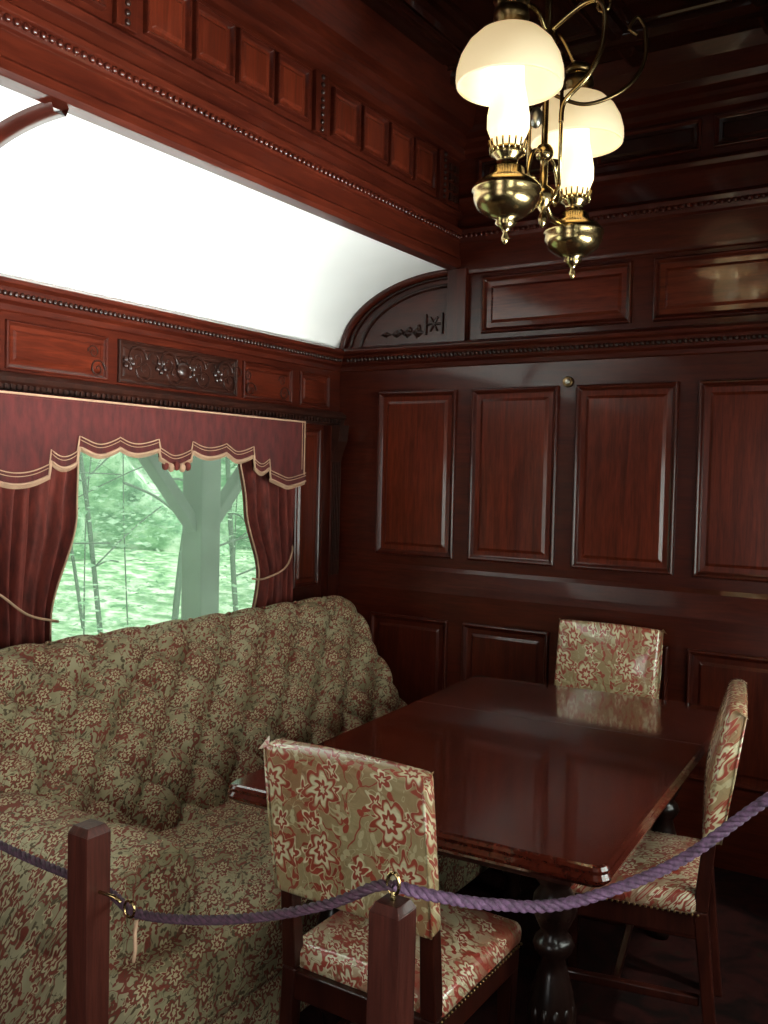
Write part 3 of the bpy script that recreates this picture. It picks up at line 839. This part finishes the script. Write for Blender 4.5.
# foliage grows in loose clumps
for cl_ in range(240):
    cc = Vector((random.uniform(-13.5, -6), random.uniform(1, 20), random.uniform(-.7, 4.5))); rad = random.uniform(.3, .8)
    for k in range(70):
        c = cc+Vector((random.gauss(0, rad*.5), random.gauss(0, rad*.7), random.gauss(0, rad*.3)))
        s_ = random.uniform(.02, .06)*(1+abs(c.x+5)*.05)
        q = Matrix.Rotation(random.uniform(0, 6.28), 3, 'Z') @ Matrix.Rotation(random.uniform(-1.2, 1.2), 3, 'X')
        pp = [Vector((-1,0,0)), Vector((0,-.45,0)), Vector((1,0,0)), Vector((0,.45,.1))]
        tr.add([tuple(c+q @ (w*s_)) for w in pp], [(0,1,2,3)], leaf_m)
tr.done(recalc=False)
hb = MB('woodland_backdrop')
hb.grid(lambda u, v: (-19+1.0*math.sin(u*30)+.8*math.sin(u*71+v*19)+2*v, -8+44*u, -1.5+10*v), 120, 40, hedge_m)
hb.done(recalc=False)

# ---------------------------------------------------------------- light
w = bpy.data.worlds.new('world'); scene.world = w; w.use_nodes = True
nt = w.node_tree; bg = nt.nodes['Background']
bg.inputs[0].default_value = (0.96, 1.0, 0.97, 1); bg.inputs[1].default_value = 1.25
sun = bpy.data.lights.new('sun', 'SUN'); sun.energy = 4.0; sun.angle = .05; sun.color = (1, .98, .94)
so = bpy.data.objects.new('sun', sun); scene.collection.objects.link(so)
so.rotation_euler = Vector((-.6, .15, -.8)).to_track_quat('-Z', 'Y').to_euler()
def area(nm, loc, dr, sx, sy, en, col, spread=180):
    l = bpy.data.lights.new(nm, 'AREA'); l.shape = 'RECTANGLE'; l.size = sx; l.size_y = sy; l.energy = en; l.color = col
    l.spread = math.radians(spread)
    o = bpy.data.objects.new(nm, l); scene.collection.objects.link(o); o.location = loc
    o.rotation_euler = Vector(dr).to_track_quat('-Z', 'Y').to_euler(); return o
area('daylight_window_3', (XR+.2, 2.4, 1.25), (-1, 0, .1), 1.7, .85, 24, (1, .97, .92))
area('daylight_window_4', (XR+.2, 0.0, 1.25), (-1, 0.1, .1), 1.7, .85, 23, (1, .97, .92))
# added lamps outside the right windows, aimed up to brighten the ceiling
area('ceiling_fill_3', (XR+.45, 2.4, 1.0), (-1, 0, .42), 1.5, .6, 34, (1, 1, .98), 42)
area('ceiling_fill_4', (XR+.45, 0.2, 1.0), (-1, .35, .42), 1.5, .6, 40, (1, 1, .98), 42)
area('added_window_light_2', (XL-.25, .82, 1.3), (1, 0, .0), 1.3, .85, 10, (.97, 1, .97))  # area lamp shining in through the added left window
area('rear_fill_light', (-1.0, YF-.3, 1.2), (0, 1, .05), 1.0, 1.6, 14, (1, .99, .96))  # unseen fill lamp added behind the camera, at the end opening
for i, (lx, ly) in enumerate(LP):
    l = bpy.data.lights.new('lamp_glow', 'POINT'); l.energy = 5; l.color = (1, .78, .45); l.shadow_soft_size = .05
    o = bpy.data.objects.new('lamp_glow', l); scene.collection.objects.link(o); o.location = (lx, ly, 2.60)

# ---------------------------------------------------------------- camera
F = 930
X = Vector((.8413, -.0397, .5392)).normalized(); Y = Vector((.5395, .0199, -.8418)); Z = X.cross(Y).normalized(); Y = Z.cross(X)
cam = bpy.data.cameras.new('camera'); cam.sensor_fit = 'HORIZONTAL'; cam.sensor_width = 36; cam.lens = 36*F/768
co = bpy.data.objects.new('camera', cam); scene.collection.objects.link(co)
co.matrix_world = Matrix.Translation((0, 0, 1.55)) @ Matrix((X, Y, Z)).to_4x4()
scene.camera = co
